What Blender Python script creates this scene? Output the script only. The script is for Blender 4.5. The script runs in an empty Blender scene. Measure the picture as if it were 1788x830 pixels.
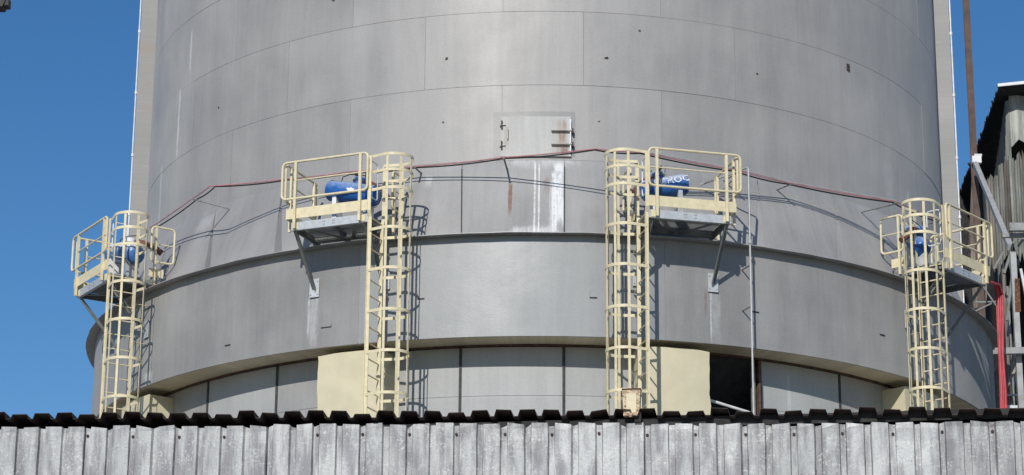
import bpy, math, random
from mathutils import Vector, Matrix
R_ = math.radians
random.seed(7)
scene = bpy.context.scene
col = scene.collection

# ------------------------------------------------------------------ camera
F_PX, PITCH, YAW, ROLL = 4374.327, 0.303792, -0.0131822, 0.0077190   # solved from the photograph's rings and verticals
D = 54.5909                                                       # metres from the camera to the silo's axis
CAM_Z = 1.6
def _axes():
    c, s = math.cos(YAW), math.sin(YAW); cp, sp = math.cos(PITCH), math.sin(PITCH)
    right = Vector((c, -s, 0)); fh = Vector((s, c, 0)); up0 = Vector((0, 0, 1))
    fwd = fh*cp + up0*sp; up = -fh*sp + up0*cp
    cr, sr = math.cos(ROLL), math.sin(ROLL)
    return right*cr + up*sr, up*cr - right*sr, fwd
CR, CU, CF = _axes()
cam = bpy.data.cameras.new('camera'); cam_o = bpy.data.objects.new('camera', cam); col.objects.link(cam_o)
m = Matrix((CR, CU, -CF)).transposed().to_4x4(); m.translation = Vector((0, 0, CAM_Z))
cam_o.matrix_world = m
cam.sensor_fit = 'HORIZONTAL'; cam.sensor_width = 36; cam.lens = 36*F_PX/1788
cam.clip_start = 0.1; cam.clip_end = 5000
scene.camera = cam_o

# ------------------------------------------------------------------ sky, sun, exposure
SUN_AZ, SUN_EL = R_(-12.5), R_(30.0)          # azimuth measured from the silo's front, towards the right
to_sun = Vector((math.sin(SUN_AZ)*math.cos(SUN_EL), -math.cos(SUN_AZ)*math.cos(SUN_EL), math.sin(SUN_EL)))
w = bpy.data.worlds.new('World'); scene.world = w; w.use_nodes = True
nt = w.node_tree; nt.nodes.clear()
sky = nt.nodes.new('ShaderNodeTexSky'); sky.sky_type = 'NISHITA'; sky.sun_disc = False
sky.sun_elevation = SUN_EL
sky.sun_rotation = math.atan2(to_sun.x, to_sun.y)
sky.altitude = 300; sky.air_density = 1.0; sky.dust_density = 0.15; sky.ozone_density = 3.0
bg = nt.nodes.new('ShaderNodeBackground'); bg.inputs[1].default_value = 0.095
out = nt.nodes.new('ShaderNodeOutputWorld')
hs = nt.nodes.new('ShaderNodeHueSaturation'); hs.inputs['Saturation'].default_value = 1.27; hs.inputs['Value'].default_value = 1.0; hs.inputs['Hue'].default_value = 0.503
nt.links.new(sky.outputs[0], hs.inputs['Color']); nt.links.new(hs.outputs[0], bg.inputs[0]); nt.links.new(bg.outputs[0], out.inputs[0])
sl = bpy.data.lights.new('sun', 'SUN'); sl.energy = 3.5; sl.angle = R_(0.53); sl.color = (1.0, 0.96, 0.90)
so = bpy.data.objects.new('sun', sl); col.objects.link(so)
so.rotation_euler = to_sun.to_track_quat('Z', 'Y').to_euler(); so.location = (0, -20, 60)
scene.view_settings.view_transform = 'Standard'; scene.view_settings.look = 'None'
scene.view_settings.exposure = 0.0; scene.view_settings.gamma = 1.0; scene.view_settings.use_curve_mapping = False

# ------------------------------------------------------------------ photo pixel -> place
def ray(px, py):
    return (CR*(px-894) + CU*(415-py) + CF*F_PX).normalized()
def at_y(px, py, Y):
    d = ray(px, py); return Vector((0, 0, CAM_Z)) + d*(Y/d.y)
def at_z(px, py, z):
    d = ray(px, py); return Vector((0, 0, CAM_Z)) + d*((z-CAM_Z)/d.z)
def pol(r, deg, z=0.0):                       # a point round the silo's axis
    a = R_(deg); return Vector((r*math.sin(a), -r*math.cos(a), z))
AXIS = Vector((0, D, 0))
def ray_cyl(px, py, R):                       # photo pixel -> (degrees round the silo, height)
    d = ray(px, py); a = d.x*d.x+d.y*d.y; b = -2*d.y*D; c = D*D-R*R
    t = (-b-math.sqrt(max(b*b-4*a*c, 0)))/2/a; p = d*t
    return math.degrees(math.atan2(p.x, D-p.y)), p.z+CAM_Z

# ------------------------------------------------------------------ materials
def new_mat(name):
    mt = bpy.data.materials.new(name); mt.use_nodes = True
    n = mt.node_tree; n.nodes.clear()
    o = n.nodes.new('ShaderNodeOutputMaterial'); p = n.nodes.new('ShaderNodeBsdfPrincipled')
    n.links.new(p.outputs[0], o.inputs[0]); return mt, n, p
class G:                                      # small node-graph writer
    def __init__(s, n): s.n = n
    def node(s, t, **k):
        x = s.n.nodes.new(t)
        for a, b in k.items(): setattr(x, a, b)
        return x
    def put(s, sock, v):
        if hasattr(v, 'is_output'): s.n.links.new(v, sock)
        elif v is not None: sock.default_value = v
    def math(s, op, a, b=None, c=None, clamp=False):
        x = s.node('ShaderNodeMath', operation=op); x.use_clamp = clamp
        s.put(x.inputs[0], a)
        if b is not None: s.put(x.inputs[1], b)
        if c is not None: s.put(x.inputs[2], c)
        return x.outputs[0]
    def pos(s): return s.node('ShaderNodeNewGeometry').outputs['Position']
    def obj(s): return s.node('ShaderNodeTexCoord').outputs['Object']
    def sep(s, v):
        x = s.node('ShaderNodeSeparateXYZ'); s.put(x.inputs[0], v); return x.outputs
    def comb(s, a, b, c=0.0):
        x = s.node('ShaderNodeCombineXYZ'); s.put(x.inputs[0], a); s.put(x.inputs[1], b); s.put(x.inputs[2], c); return x.outputs[0]
    def scale(s, v, k):
        x = s.node('ShaderNodeMapping'); s.put(x.inputs[0], v); x.inputs['Scale'].default_value = k; return x.outputs[0]
    def noise(s, v, sc, det=4, rough=0.6):
        x = s.node('ShaderNodeTexNoise'); s.put(x.inputs['Vector'], v); x.inputs['Scale'].default_value = sc
        x.inputs['Detail'].default_value = det; x.inputs['Roughness'].default_value = rough; return x.outputs['Fac']
    def ramp(s, f, lo, hi, a=0.0, b=1.0):
        x = s.node('ShaderNodeMapRange'); s.put(x.inputs[0], f)
        for i, v in enumerate((lo, hi, a, b)): x.inputs[1+i].default_value = v
        x.interpolation_type = 'SMOOTHSTEP'; return x.outputs[0]
    def mix(s, f, a, b):
        x = s.node('ShaderNodeMix', data_type='RGBA'); s.put(x.inputs[0], f)
        for i, v in ((6, a), (7, b)):
            if isinstance(v, tuple) and len(v) == 3: v = (*v, 1)
            s.put(x.inputs[i], v)
        return x.outputs[2]
    def mul(s, c, f):
        x = s.node('ShaderNodeMix', data_type='RGBA', blend_type='MULTIPLY'); x.inputs[0].default_value = 1
        s.put(x.inputs[6], c if not (isinstance(c, tuple) and len(c) == 3) else (*c, 1)); s.put(x.inputs[7], s.grey(f)); return x.outputs[2]
    def grey(s, f):
        x = s.node('ShaderNodeCombineColor')
        for i in range(3): s.put(x.inputs[i], f)
        return x.outputs[0]
    def rnd(s): return s.node('ShaderNodeObjectInfo').outputs['Random']
    def bump(s, p, h, st, dist=0.01):
        b = s.node('ShaderNodeBump'); b.inputs['Strength'].default_value = st; b.inputs['Distance'].default_value = dist
        s.put(b.inputs['Height'], h); s.n.links.new(b.outputs[0], p.inputs['Normal'])
def cyl_coords(g):
    x = g.sep(g.pos())
    a = g.math('ARCTAN2', x[0], g.math('SUBTRACT', D, x[1]))
    return g.math('MULTIPLY', a, 180/math.pi), x[2]        # degrees round the silo, height
def simple(name, c, rough=0.6, metal=0.0, var=0.12, sc=6.0, dirt=None, dirt_lo=0.6, spec=0.4):
    mt, n, p = new_mat(name); g = G(n); v = g.pos()
    f = g.noise(v, sc, 5)
    cc = g.mul(c, g.math('ADD', g.ramp(f, 0.3, 0.7, 1-var, 1+var), g.math('MULTIPLY', g.math('SUBTRACT', g.rnd(), .5), var)))
    if dirt: cc = g.mix(g.ramp(g.noise(v, sc*2.7, 6, 0.7), dirt_lo, dirt_lo+0.12), cc, dirt)
    g.put(p.inputs['Base Color'], cc)
    p.inputs['Roughness'].default_value = rough; p.inputs['Metallic'].default_value = metal
    p.inputs['Specular IOR Level'].default_value = spec
    return mt
def blue_enamel(name, c, pale_top, amt):
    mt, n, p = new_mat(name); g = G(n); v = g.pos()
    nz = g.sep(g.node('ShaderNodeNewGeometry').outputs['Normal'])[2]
    f = g.math('MULTIPLY', g.ramp(g.math('ADD', nz, g.math('MULTIPLY', g.math('SUBTRACT', g.noise(v, 9, 5, .7), .5), 1.1)), -.1, .95), amt)   # pale sky sheen painted on upward faces, dusty in part
    cc = g.mix(f, c, pale_top); cc = g.mul(cc, g.ramp(g.noise(v, 22, 4), .3, .7, .85, 1.12))
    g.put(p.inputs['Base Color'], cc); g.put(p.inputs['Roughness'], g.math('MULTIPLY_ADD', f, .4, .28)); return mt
def silo_mat(name, base, streaks=(), var=0.10, rough=0.55, metal=0.25, blotch=0.0):
    mt, n, p = new_mat(name); g = G(n)
    ph, z = cyl_coords(g)
    vs = g.comb(g.math('MULTIPLY', ph, 0.157), g.math('MULTIPLY', z, 0.10))      # vertical run-off streaks
    vb = g.comb(g.math('MULTIPLY', ph, 0.157), z)
    s1 = g.noise(vs, 2.2, 5, 0.6); s2 = g.noise(vb, 0.55, 5, 0.55); s3 = g.noise(vb, 26, 3, 0.7); s4 = g.noise(vs, 9.0, 3, 0.6)
    f = g.math('ADD', g.ramp(s1, 0.3, 0.7, -var*0.7, var*0.7), g.ramp(s2, 0.3, 0.7, -var, var))
    f = g.math('ADD', f, g.ramp(s4, 0.35, 0.7, -var*0.3, var*0.35))
    f = g.math('ADD', f, g.ramp(s3, 0.25, 0.75, -0.05, 0.05))
    f = g.math('ADD', f, g.math('MULTIPLY_ADD', g.rnd(), 0.07, 0.965))
    c = g.mul(base, f)
    spk = g.ramp(g.noise(vb, 42, 1, 0.4), 0.74, 0.78)                              # small pale specks
    c = g.mix(g.math('MULTIPLY', spk, 0.5), c, (0.62, 0.63, 0.63))
    wob = g.math('MULTIPLY', g.math('SUBTRACT', g.noise(vb, 3.5, 4, 0.7), 0.5), 0.9)
    wob2 = g.math('MULTIPLY', g.math('SUBTRACT', g.noise(vs, 14, 4, 0.7), 0.5), 1.3)
    brk = g.ramp(g.math('ADD', g.math('MULTIPLY', g.noise(vs, 22, 4, 0.75), .6), g.math('MULTIPLY', g.noise(vb, 9, 4, 0.7), .4)), 0.36, 0.56, 0.25, 1.0)
    for (pc, hw, z0, z1, cc, st) in streaks:
        d = g.math('ABSOLUTE', g.math('SUBTRACT', ph, pc))
        d = g.math('ADD', d, g.math('MULTIPLY', wob, hw*1.2))
        d = g.math('ADD', d, g.math('MULTIPLY', wob2, hw*0.9))
        a = g.ramp(d, hw*0.55, hw*1.1, 1.0, 0.0)
        zz = g.math('ADD', z, g.math('MULTIPLY', wob2, 0.12))
        b = g.math('MULTIPLY', g.ramp(zz, z0-0.06, z0+0.22), g.ramp(zz, z1-0.10, z1+0.03, 1.0, 0.0))
        c = g.mix(g.math('MULTIPLY', g.math('MULTIPLY', g.math('MULTIPLY', a, b), brk), st), c, cc)
    g.put(p.inputs['Base Color'], c)
    p.inputs['Metallic'].default_value = metal
    p.inputs['Diffuse Roughness'].default_value = 0.4
    g.put(p.inputs['Roughness'], g.ramp(s2, 0.3, 0.7, rough-0.07, rough+0.07))
    g.bump(p, g.math('ADD', s3, g.math('MULTIPLY', g.math('ADD', s2, g.math('MULTIPLY', g.noise(vb, 1.6, 2), .5)), 6)), 0.13, 0.012)
    return mt
LIME = (0.74, 0.75, 0.75); RUST = (0.20, 0.085, 0.045)
tower_streaks = [(-66.5, 0.5, 17.6, 19.2, LIME, .35), (-60, .35, 19.0, 20.6, LIME, .5), (-57, .3, 20.8, 21.8, LIME, .5), (58, .3, 17.6, 18.3, LIME, .4),
                 (-14, 1.0, 16.9, 17.25, LIME, .3), (52.5, 1.5, 17.7, 18.7, LIME, .12)]
flare_streaks = [(-1.05, 0.13, 15.6, 17.45, LIME, .9), (-0.55, 0.10, 15.6, 17.40, LIME, .9), (1.75, 0.62, 16.0, 17.42, LIME, 1.0), (1.25, 0.35, 15.75, 17.2, LIME, .9), (2.2, 0.22, 15.9, 17.4, LIME, .8), (0.9, 0.3, 15.6, 17.0, LIME, .4), (-3.9, 0.28, 16.15, 16.95, RUST, .85),
                 (-0.2, 4.6, 17.25, 17.50, LIME, .5), (-0.9, 2.8, 15.6, 15.95, LIME, .55), (0.4, 0.4, 16.6, 17.1, RUST, .35), (-49.0, 2.0, 16.9, 17.3, LIME, .25), (-14, .5, 16.9, 17.2, LIME, .5)]
skirt_streaks = [(-25.9, 0.55, 13.7, 14.75, LIME, .32), (-26.6, 0.16, 13.9, 14.7, LIME, .5), (18.4, 0.14, 13.7, 14.75, LIME, .5), (19.0, 0.6, 13.7, 14.7, LIME, .22),
                 (17.8, 0.14, 14.2, 14.75, RUST, .5), (-52.6, 1.2, 13.65, 14.0, LIME, .4)]
M = {}
M['tower'] = silo_mat('silo_grey_paint', (0.362, 0.351, 0.340), tower_streaks, var=0.075, rough=0.55, metal=0.13)
M['flare'] = silo_mat('silo_flare_sheet', (0.345, 0.338, 0.329), flare_streaks, rough=0.52, metal=0.14)
M['skirt'] = silo_mat('silo_skirt_sheet', (0.308, 0.302, 0.294), skirt_streaks, rough=0.55, metal=0.12)
M['skirt_pale'] = silo_mat('silo_skirt_pale_sheet', (0.312, 0.318, 0.318), skirt_streaks, var=.06, rough=0.5, metal=0.12)
M['wedge_shade'] = silo_mat('silo_wedge_shaded', (0.205, 0.198, 0.20), (), rough=0.6, metal=0.1)  # darker copy for left wedges: shade of faces turned from the sun
M['seam'] = simple('weathered_seam', (0.34, 0.335, 0.33), 0.8)
M['rib'] = silo_mat('pale_rib_sheet', (0.285, 0.282, 0.272), ((-83, 1.1, 21.2, 23.0, (0.33, 0.22, 0.14), .5), (-83.3, .35, 19.2, 19.7, LIME, .8)), metal=0.05)
M['white_edge'] = simple('white_edging', (0.72, 0.73, 0.74), 0.5)
M['recess'] = silo_mat('galvanised_panel', (0.40, 0.405, 0.40), ((-6, 9, 12.70, 12.76, LIME, .5), (30.5, .3, 10, 13.5, LIME, .3)), var=0.07, rough=0.6, metal=0.1)
M['recess_dull'] = silo_mat('dull_panel', (0.36, 0.355, 0.345), (), var=0.10, metal=0.2)
M['batten'] = simple('dark_batten', (0.055, 0.05, 0.05), 0.7, var=0.3, sc=9)
M['rustbrown'] = simple('rusty_brown_strip', (0.10, 0.06, 0.045), 0.8, var=0.4, sc=8, dirt=(0.4, 0.38, 0.36), dirt_lo=0.62)
M['soffit'] = silo_mat('cream_soffit', (0.72, 0.63, 0.44), (), var=0.14, metal=0.0, rough=0.75)
M['cream'] = simple('cream_paint', (0.70, 0.615, 0.405), 0.5, var=0.09, sc=9, dirt=(0.34, 0.23, 0.12), dirt_lo=0.665)
M['box'] = simple('cream_casing', (0.60, 0.545, 0.385), 0.65, var=0.06, sc=2.2, dirt=(0.5, 0.46, 0.33), dirt_lo=0.66)
M['galv'] = simple('galvanised_steel', (0.52, 0.54, 0.55), 0.5, 0.35, var=0.10, sc=14)
M['galv_dull'] = simple('dull_galvanised', (0.30, 0.305, 0.30), 0.65, 0.1, var=0.25, sc=3, dirt=(0.12, 0.08, 0.06), dirt_lo=0.60)
M['grate'] = simple('grating_steel', (0.36, 0.37, 0.37), 0.6, 0.2)
M['darksteel'] = simple('grey_green_steel', (0.20, 0.215, 0.205), 0.6, 0.2, var=0.15)
M['chip'] = simple('bare_rust', (0.075, 0.055, 0.045), 0.9, var=0.4, sc=20)
M['hatch'] = silo_mat('hatch_plate', (0.50, 0.495, 0.475), ((2.2, .8, 17.5, 18.3, (0.36, 0.25, 0.16), .5), (2.5, .5, 17.5, 17.76, RUST, .8), (2.2, .5, 17.82, 18.02, RUST, .8), (2.6, .3, 18.1, 18.3, RUST, .5), (-4.6, .35, 17.6, 18.2, (0.3, 0.24, 0.18), .4)), var=0.10, metal=0.1, rough=0.65)
M['patch'] = silo_mat('repainted_grey', (0.275, 0.272, 0.268), (), var=0.06)
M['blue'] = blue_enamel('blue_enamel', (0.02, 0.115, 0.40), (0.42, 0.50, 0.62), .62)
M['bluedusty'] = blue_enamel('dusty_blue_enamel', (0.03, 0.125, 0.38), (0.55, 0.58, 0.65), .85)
M['bluepale'] = blue_enamel('pale_dust_sheen_blue', (0.07, 0.19, 0.45), (0.70, 0.74, 0.80), 1.0)
M['white'] = simple('white_paint', (0.78, 0.79, 0.80), 0.5, var=0.05)
M['black'] = simple('black_rubber', (0.015, 0.015, 0.016), 0.6)
M['red'] = simple('red_hose', (0.52, 0.07, 0.085), 0.5, var=0.15)
M['pink'] = simple('faded_red_hose', (0.44, 0.20, 0.215), 0.6, var=0.2, sc=3)
M['oldpipe'] = simple('rusty_red_pipe', (0.19, 0.075, 0.06), 0.7, var=0.3)
M['conduit'] = simple('grey_conduit', (0.40, 0.405, 0.40), 0.5, 0.1)
M['brown'] = simple('brown_post_paint', (0.095, 0.062, 0.052), 0.7, var=0.25, sc=3)
M['rusty'] = simple('heavy_rust', (0.17, 0.075, 0.04), 0.9, var=0.5, sc=22, dirt=(0.05, 0.035, 0.03), dirt_lo=0.58)
M['rustcream'] = simple('rust_eaten_cream', (0.55, 0.45, 0.30), 0.85, var=0.2, sc=12, dirt=(0.20, 0.085, 0.045), dirt_lo=0.47)
M['roof'] = simple('dark_roof_sheet', (0.060, 0.043, 0.040), 0.8, var=0.35, sc=7)
M['zinc_old'] = simple('weathered_sheet', (0.32, 0.33, 0.30), 0.75, 0.1, var=0.22, sc=2.0, dirt=(0.16, 0.14, 0.12), dirt_lo=0.60)
M['zinc_brown'] = simple('weathered_brown_sheet', (0.22, 0.19, 0.165), 0.8, 0.05, var=0.25, sc=2.5, dirt=(0.35, 0.34, 0.32), dirt_lo=0.62)
M['near_black'] = simple('near_black_sheet', (0.035, 0.034, 0.034), 0.9, var=0.3)  # near-black paints in the shade of interiors and eaves; also a bracket
M['ground'] = simple('yard_ground', (0.27, 0.25, 0.22), 0.9, var=0.3, sc=0.4)
def old_sheet(name, c1, c2):
    mt, n, p = new_mat(name); g = G(n); x = g.sep(g.pos())
    off = g.math('MULTIPLY', g.rnd(), 11.0)
    vs = g.comb(g.math('ADD', x[0], off), x[1], g.math('MULTIPLY', x[2], 0.07)); vb = g.pos()
    c = g.mix(g.ramp(g.noise(vs, 7, 5, .7), .35, .65), c1, c2)
    c = g.mul(c, g.math('MULTIPLY_ADD', g.rnd(), .5, .75)); c = g.mul(c, g.ramp(g.noise(vb, 1.2, 4), .3, .7, .8, 1.15))
    c = g.mix(g.ramp(g.noise(vs, 3, 5, .7), .60, .70), c, (0.17, 0.13, 0.105))
    g.put(p.inputs['Base Color'], c); p.inputs['Roughness'].default_value = .75; return mt
M['zinc_old'] = old_sheet('old_zinc_sheet', (0.22, 0.225, 0.205), (0.42, 0.43, 0.39))
M['zinc_brown'] = old_sheet('old_brown_sheet', (0.15, 0.125, 0.11), (0.33, 0.30, 0.265))
def corrugated_mat():
    mt, n, p = new_mat('weathered_corrugated'); g = G(n); v = g.obj(); x = g.sep(v)
    off = g.math('MULTIPLY', g.rnd(), 37.0)
    vs = g.comb(g.math('ADD', g.math('MULTIPLY', x[0], 1.0), off), g.math('MULTIPLY', x[2], 0.16), off)
    vb = g.comb(g.math('ADD', x[0], off), x[2], off)
    s1 = g.noise(vs, 9, 5, 0.65); s2 = g.noise(vb, 3.0, 5, 0.6); s3 = g.noise(vb, 34, 4, 0.75); s4 = g.noise(vs, 30, 3, 0.7)
    c = g.mix(g.ramp(s1, 0.36, 0.64), (0.235, 0.230, 0.240), (0.44, 0.446, 0.44))
    c = g.mul(c, g.ramp(s2, 0.3, 0.7, 0.88, 1.12))
    c = g.mul(c, g.math('MULTIPLY_ADD', g.rnd(), 0.22, 0.88))
    c = g.mul(c, g.ramp(g.noise(vb, 75, 3, .8), .3, .7, .86, 1.14))
    c = g.mix(g.math('MULTIPLY', g.math('MULTIPLY', g.ramp(s3, 0.53, 0.62), g.ramp(g.noise(vb, 5, 3), 0.42, 0.6)), 0.55), c, (0.64, 0.65, 0.63))
    c = g.mix(g.math('MULTIPLY', g.ramp(s3, 0.40, 0.33), g.ramp(s1, 0.5, 0.65)), c, (0.13, 0.12, 0.12))
    c = g.mix(g.math('MULTIPLY', g.ramp(s4, 0.66, 0.72), 0.5), c, (0.32, 0.235, 0.20))
    g.put(p.inputs['Base Color'], c); p.inputs['Metallic'].default_value = 0.2
    g.put(p.inputs['Roughness'], g.ramp(s2, 0.3, 0.7, 0.5, 0.75)); g.bump(p, s3, 0.2, 0.01)
    return mt
M['screw'] = simple('dark_rusty_screw', (0.05, 0.03, 0.025), 0.8, var=0.4, sc=40)
M['corr'] = corrugated_mat()

# ------------------------------------------------------------------ mesh helpers
class MB:
    def __init__(s): s.v = []; s.f = []
    def quad_box(s, pts):                     # 8 points: bottom ring 0-3, top ring 4-7
        b = len(s.v); s.v += [tuple(p) for p in pts]
        s.f += [tuple(b+i for i in q) for q in ((0, 3, 2, 1), (4, 5, 6, 7), (0, 1, 5, 4), (1, 2, 6, 5), (2, 3, 7, 6), (3, 0, 4, 7))]
        return s
    def box(s, x0, x1, y0, y1, z0, z1):
        return s.quad_box([(x0, y0, z0), (x1, y0, z0), (x1, y1, z0), (x0, y1, z0), (x0, y0, z1), (x1, y0, z1), (x1, y1, z1), (x0, y1, z1)])
    def bar(s, a, b, wd, th, up=(0, 0, 1)):
        a, b = Vector(a), Vector(b); d = (b-a).normalized(); u = Vector(up)
        x = d.cross(u)
        if x.length < 1e-4: x = d.cross(Vector((0, 1, 0)))
        x.normalize(); y = x.cross(d).normalized(); x = x*wd/2; y = y*th/2
        return s.quad_box([a-x-y, a+x-y, a+x+y, a-x+y, b-x-y, b+x-y, b+x+y, b-x+y])
    def tube(s, pts, r, n=8, closed=False, cap=True):
        pts = [Vector(p) for p in pts]; N = len(pts); b = len(s.v); prev = None
        for i, p in enumerate(pts):
            if closed: d = pts[(i+1) % N]-pts[i-1]
            else: d = pts[min(i+1, N-1)]-pts[max(i-1, 0)]
            d.normalize()
            if prev is None:
                u = d.orthogonal().normalized()
            else:
                u = (prev-d*prev.dot(d)).normalized()
            prev = u; vv = d.cross(u)
            rr = r[i] if isinstance(r, (list, tuple)) else r
            for k in range(n):
                a = 2*math.pi*k/n; s.v.append(tuple(p+(u*math.cos(a)+vv*math.sin(a))*rr))
        for i in range(N if closed else N-1):
            j = (i+1) % N
            for k in range(n):
                k2 = (k+1) % n; s.f.append((b+i*n+k, b+i*n+k2, b+j*n+k2, b+j*n+k))
        if cap and not closed:
            s.f.append(tuple(b+k for k in reversed(range(n)))); s.f.append(tuple(b+(N-1)*n+k for k in range(n)))
        return s
    def strip(s, rows, closed_u=False):       # rows of equal length -> quads
        b = len(s.v); n = len(rows[0])
        for r in rows: s.v += [tuple(p) for p in r]
        for i in range(len(rows)-1):
            for k in range(n if closed_u else n-1):
                k2 = (k+1) % n; s.f.append((b+i*n+k, b+i*n+k2, b+(i+1)*n+k2, b+(i+1)*n+k))
        return s
    def slab(s, outer, inner):                # two facing grids of points (rows) closed along the rim
        rows, n = len(outer), len(outer[0]); b = len(s.v)
        for g_ in (outer, inner):
            for r in g_: s.v += [tuple(p) for p in r]
        o = lambda i, k: b+i*n+k
        q = lambda i, k: b+rows*n+i*n+k
        for i in range(rows-1):
            for k in range(n-1):
                s.f.append((o(i, k), o(i, k+1), o(i+1, k+1), o(i+1, k))); s.f.append((q(i, k), q(i+1, k), q(i+1, k+1), q(i, k+1)))
        for k in range(n-1):
            s.f.append((o(0, k), q(0, k), q(0, k+1), o(0, k+1))); s.f.append((o(rows-1, k), o(rows-1, k+1), q(rows-1, k+1), q(rows-1, k)))
        for i in range(rows-1):
            s.f.append((o(i, 0), o(i+1, 0), q(i+1, 0), q(i, 0))); s.f.append((o(i, n-1), q(i, n-1), q(i+1, n-1), o(i+1, n-1)))
        return s
    def mesh(s, name, mat, smooth=True, ang=35):
        me = bpy.data.meshes.new(name); me.from_pydata(s.v, [], s.f); me.materials.append(mat)
        if smooth:
            for p in me.polygons: p.use_smooth = True
            me.set_sharp_from_angle(angle=R_(ang))
        me.update(); return me
    def build(s, name, mat, parent=None, smooth=True, ang=35):
        return obj(name, s.mesh(name, mat, smooth, ang), parent)
def obj(name, me, parent=None, loc=(0, 0, 0), rz=0.0):
    o = bpy.data.objects.new(name, me); col.objects.link(o); o.parent = parent
    o.location = loc; o.rotation_euler = (0, 0, rz); return o
def tag(o, label, cat, group=None):
    o['label'] = label; o['category'] = cat
    if group: o['group'] = group
    return o
def thing(name, label, cat, loc=(0, 0, 0), rz=0.0, group=None):
    return tag(obj(name, None, None, loc, rz), label, cat, group)
def cyl_patch(r0, r1, a0, a1, z0, z1, n=8, nz=1, jit=None):
    mb = MB(); O, I = [], []
    for i in range(nz+1):
        z = z0+(z1-z0)*i/nz; ro, ri = [], []
        for k in range(n+1):
            a = a0+(a1-a0)*k/n; j = jit(a, z) if jit else 0
            ro.append(pol(r1+j, a, z)); ri.append(pol(r0, a, z))
        O.append(ro); I.append(ri)
    return mb.slab(O, I)

# ------------------------------------------------------------------ ground
g_ = MB().strip([[(-900, -300, 0), (900, -300, 0)], [(-900, 1500, 0), (900, 1500, 0)]]).build('ground', M['ground'], None, False)
g_['kind'] = 'structure'

# ------------------------------------------------------------------ silo
RT = 8.985; Z_FT = 17.467; COURSE = 1.545; RK = 9.94; Z_BOT = 13.70; Z_TOP = 15.66; RC = 9.26
SEAMS = [2.4+12*k for k in range(-9, 9)]
PLAT = [-57.6, -21.6, 14.4, 50.4]
silo = thing('silo', 'huge grey plated cylindrical silo with a flared collar and projecting skirt ring', 'silo', AXIS)
# tower core and plates
N_COURSE = 9
top = Z_FT+COURSE*N_COURSE
def ring_rows(prof, n=120):
    return [[pol(r, 360*k/n, z) for k in range(n)] for r, z in prof]
MB().strip(ring_rows([(RT-0.014, Z_BOT+0.3), (RT-0.014, top), (0.05, top+2.2)]), True).build('tower_core', M['seam'], silo)
GAP = 0.035
plate = cyl_patch(RT-0.011, RT, -10+GAP/2, 10-GAP/2, 0.0035, COURSE-0.0035, 12).mesh('wall_plate', M['tower'])
for c in range(N_COURSE):
    base = -5.2 if c % 2 == 0 else 4.9
    for k in range(-6, 6):
        mid = base+10+20*k
        if -112 < mid < 112: pk = 1+random.uniform(-.00035, .00035); obj('wall_plate', plate, silo, (0, 0, Z_FT+COURSE*c), R_(mid)).scale = (pk, pk, 1)
# flared collar: rectangular sheets with narrow wedges filling the widening joints
RF, ZF = 9.66, 15.755
def flare_pt(a_top, a_bot, t, off=0.0):
    r = RT+(RF-RT)*t; z = Z_FT+(ZF-Z_FT)*t
    return pol(r+off, a_top+(a_bot-a_top)*t, z)
def joint_gap(e): return 0.05 if (abs(e+9.6) < .1 or abs(e-2.4) < .1) else 0.62
for i in range(len(SEAMS)-1):
    e0, e1 = SEAMS[i], SEAMS[i+1]
    if e1 < -100 or e0 > 100: continue
    g0, g1 = joint_gap(e0), joint_gap(e1); O, I = [], []
    for t in (0.004, 0.35, 0.7, 1.0):
        ro, ri = [], []
        for k in range(11):
            u = k/10; at_ = e0*1.052+0.03+(12*1.052-0.06)*u; ab = e0*.958+g0+(12*.958-g0-g1)*u
            ro.append(flare_pt(at_, ab, t, 0.014)); ri.append(flare_pt(at_, ab, t, -0.004))
        O.append(ro); I.append(ri)
    MB().slab(O[::-1], I[::-1]).build('collar_sheet', M['flare'], silo)
    if g0 > 0.1:
        O, I = [], []
        for t in (0.10, 0.55, 1.0):
            ww = (t-0.10)/0.90; hw_ = 0.02+(g0+0.05)*ww; ef = e0*(1.052+(.958-1.052)*t); lf, rt = ef-hw_, ef+hw_
            O.append([flare_pt(lf, lf, t, 0.006), flare_pt(rt, rt, t, -0.030)] if e0 < -4 else [flare_pt(lf, lf, t, -0.004), flare_pt(rt, rt, t, 0.006)])
            I.append([flare_pt(lf, lf, t, -0.045), flare_pt(rt, rt, t, -0.045)])
        MB().slab(O[::-1], I[::-1]).build('collar_wedge', M['wedge_shade'] if e0 < -4 else M['flare'], silo, False)
    else:
        O, I = [], []
        for t in (0.10, 1.0):
            ef = e0*(1.052+(.958-1.052)*t)
            O.append([flare_pt(ef-0.07, ef-0.07, t, 0.03), flare_pt(ef+0.07, ef+0.07, t, 0.03)])
            I.append([flare_pt(ef-0.07, ef-0.07, t, -0.004), flare_pt(ef+0.07, ef+0.07, t, -0.004)])
        MB().slab(O[::-1], I[::-1]).build('joint_strip', M['batten'], silo, False)
MB().strip(ring_rows([(RF-0.06, ZF+0.02), (RT-0.03, Z_FT-0.01)]), True).build('collar_backing', M['seam'], silo)
# ledge with drip edge
dj = [random.uniform(-.006, .006) for _ in range(180)]
led = MB()
rows = []
for r, z in ((RF-0.1, ZF+0.02), (10.145, Z_TOP-0.004), (10.148, Z_TOP-0.018), (9.9, Z_TOP-0.004)):
    rows.append([pol(r+(dj[k] if r > 10 else 0), 2*k, z+(dj[(k*7) % 180] if r > 10 else 0)) for k in range(180)])
led.strip(rows, True).build('drip_ledge', M['flare'], silo)
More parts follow.
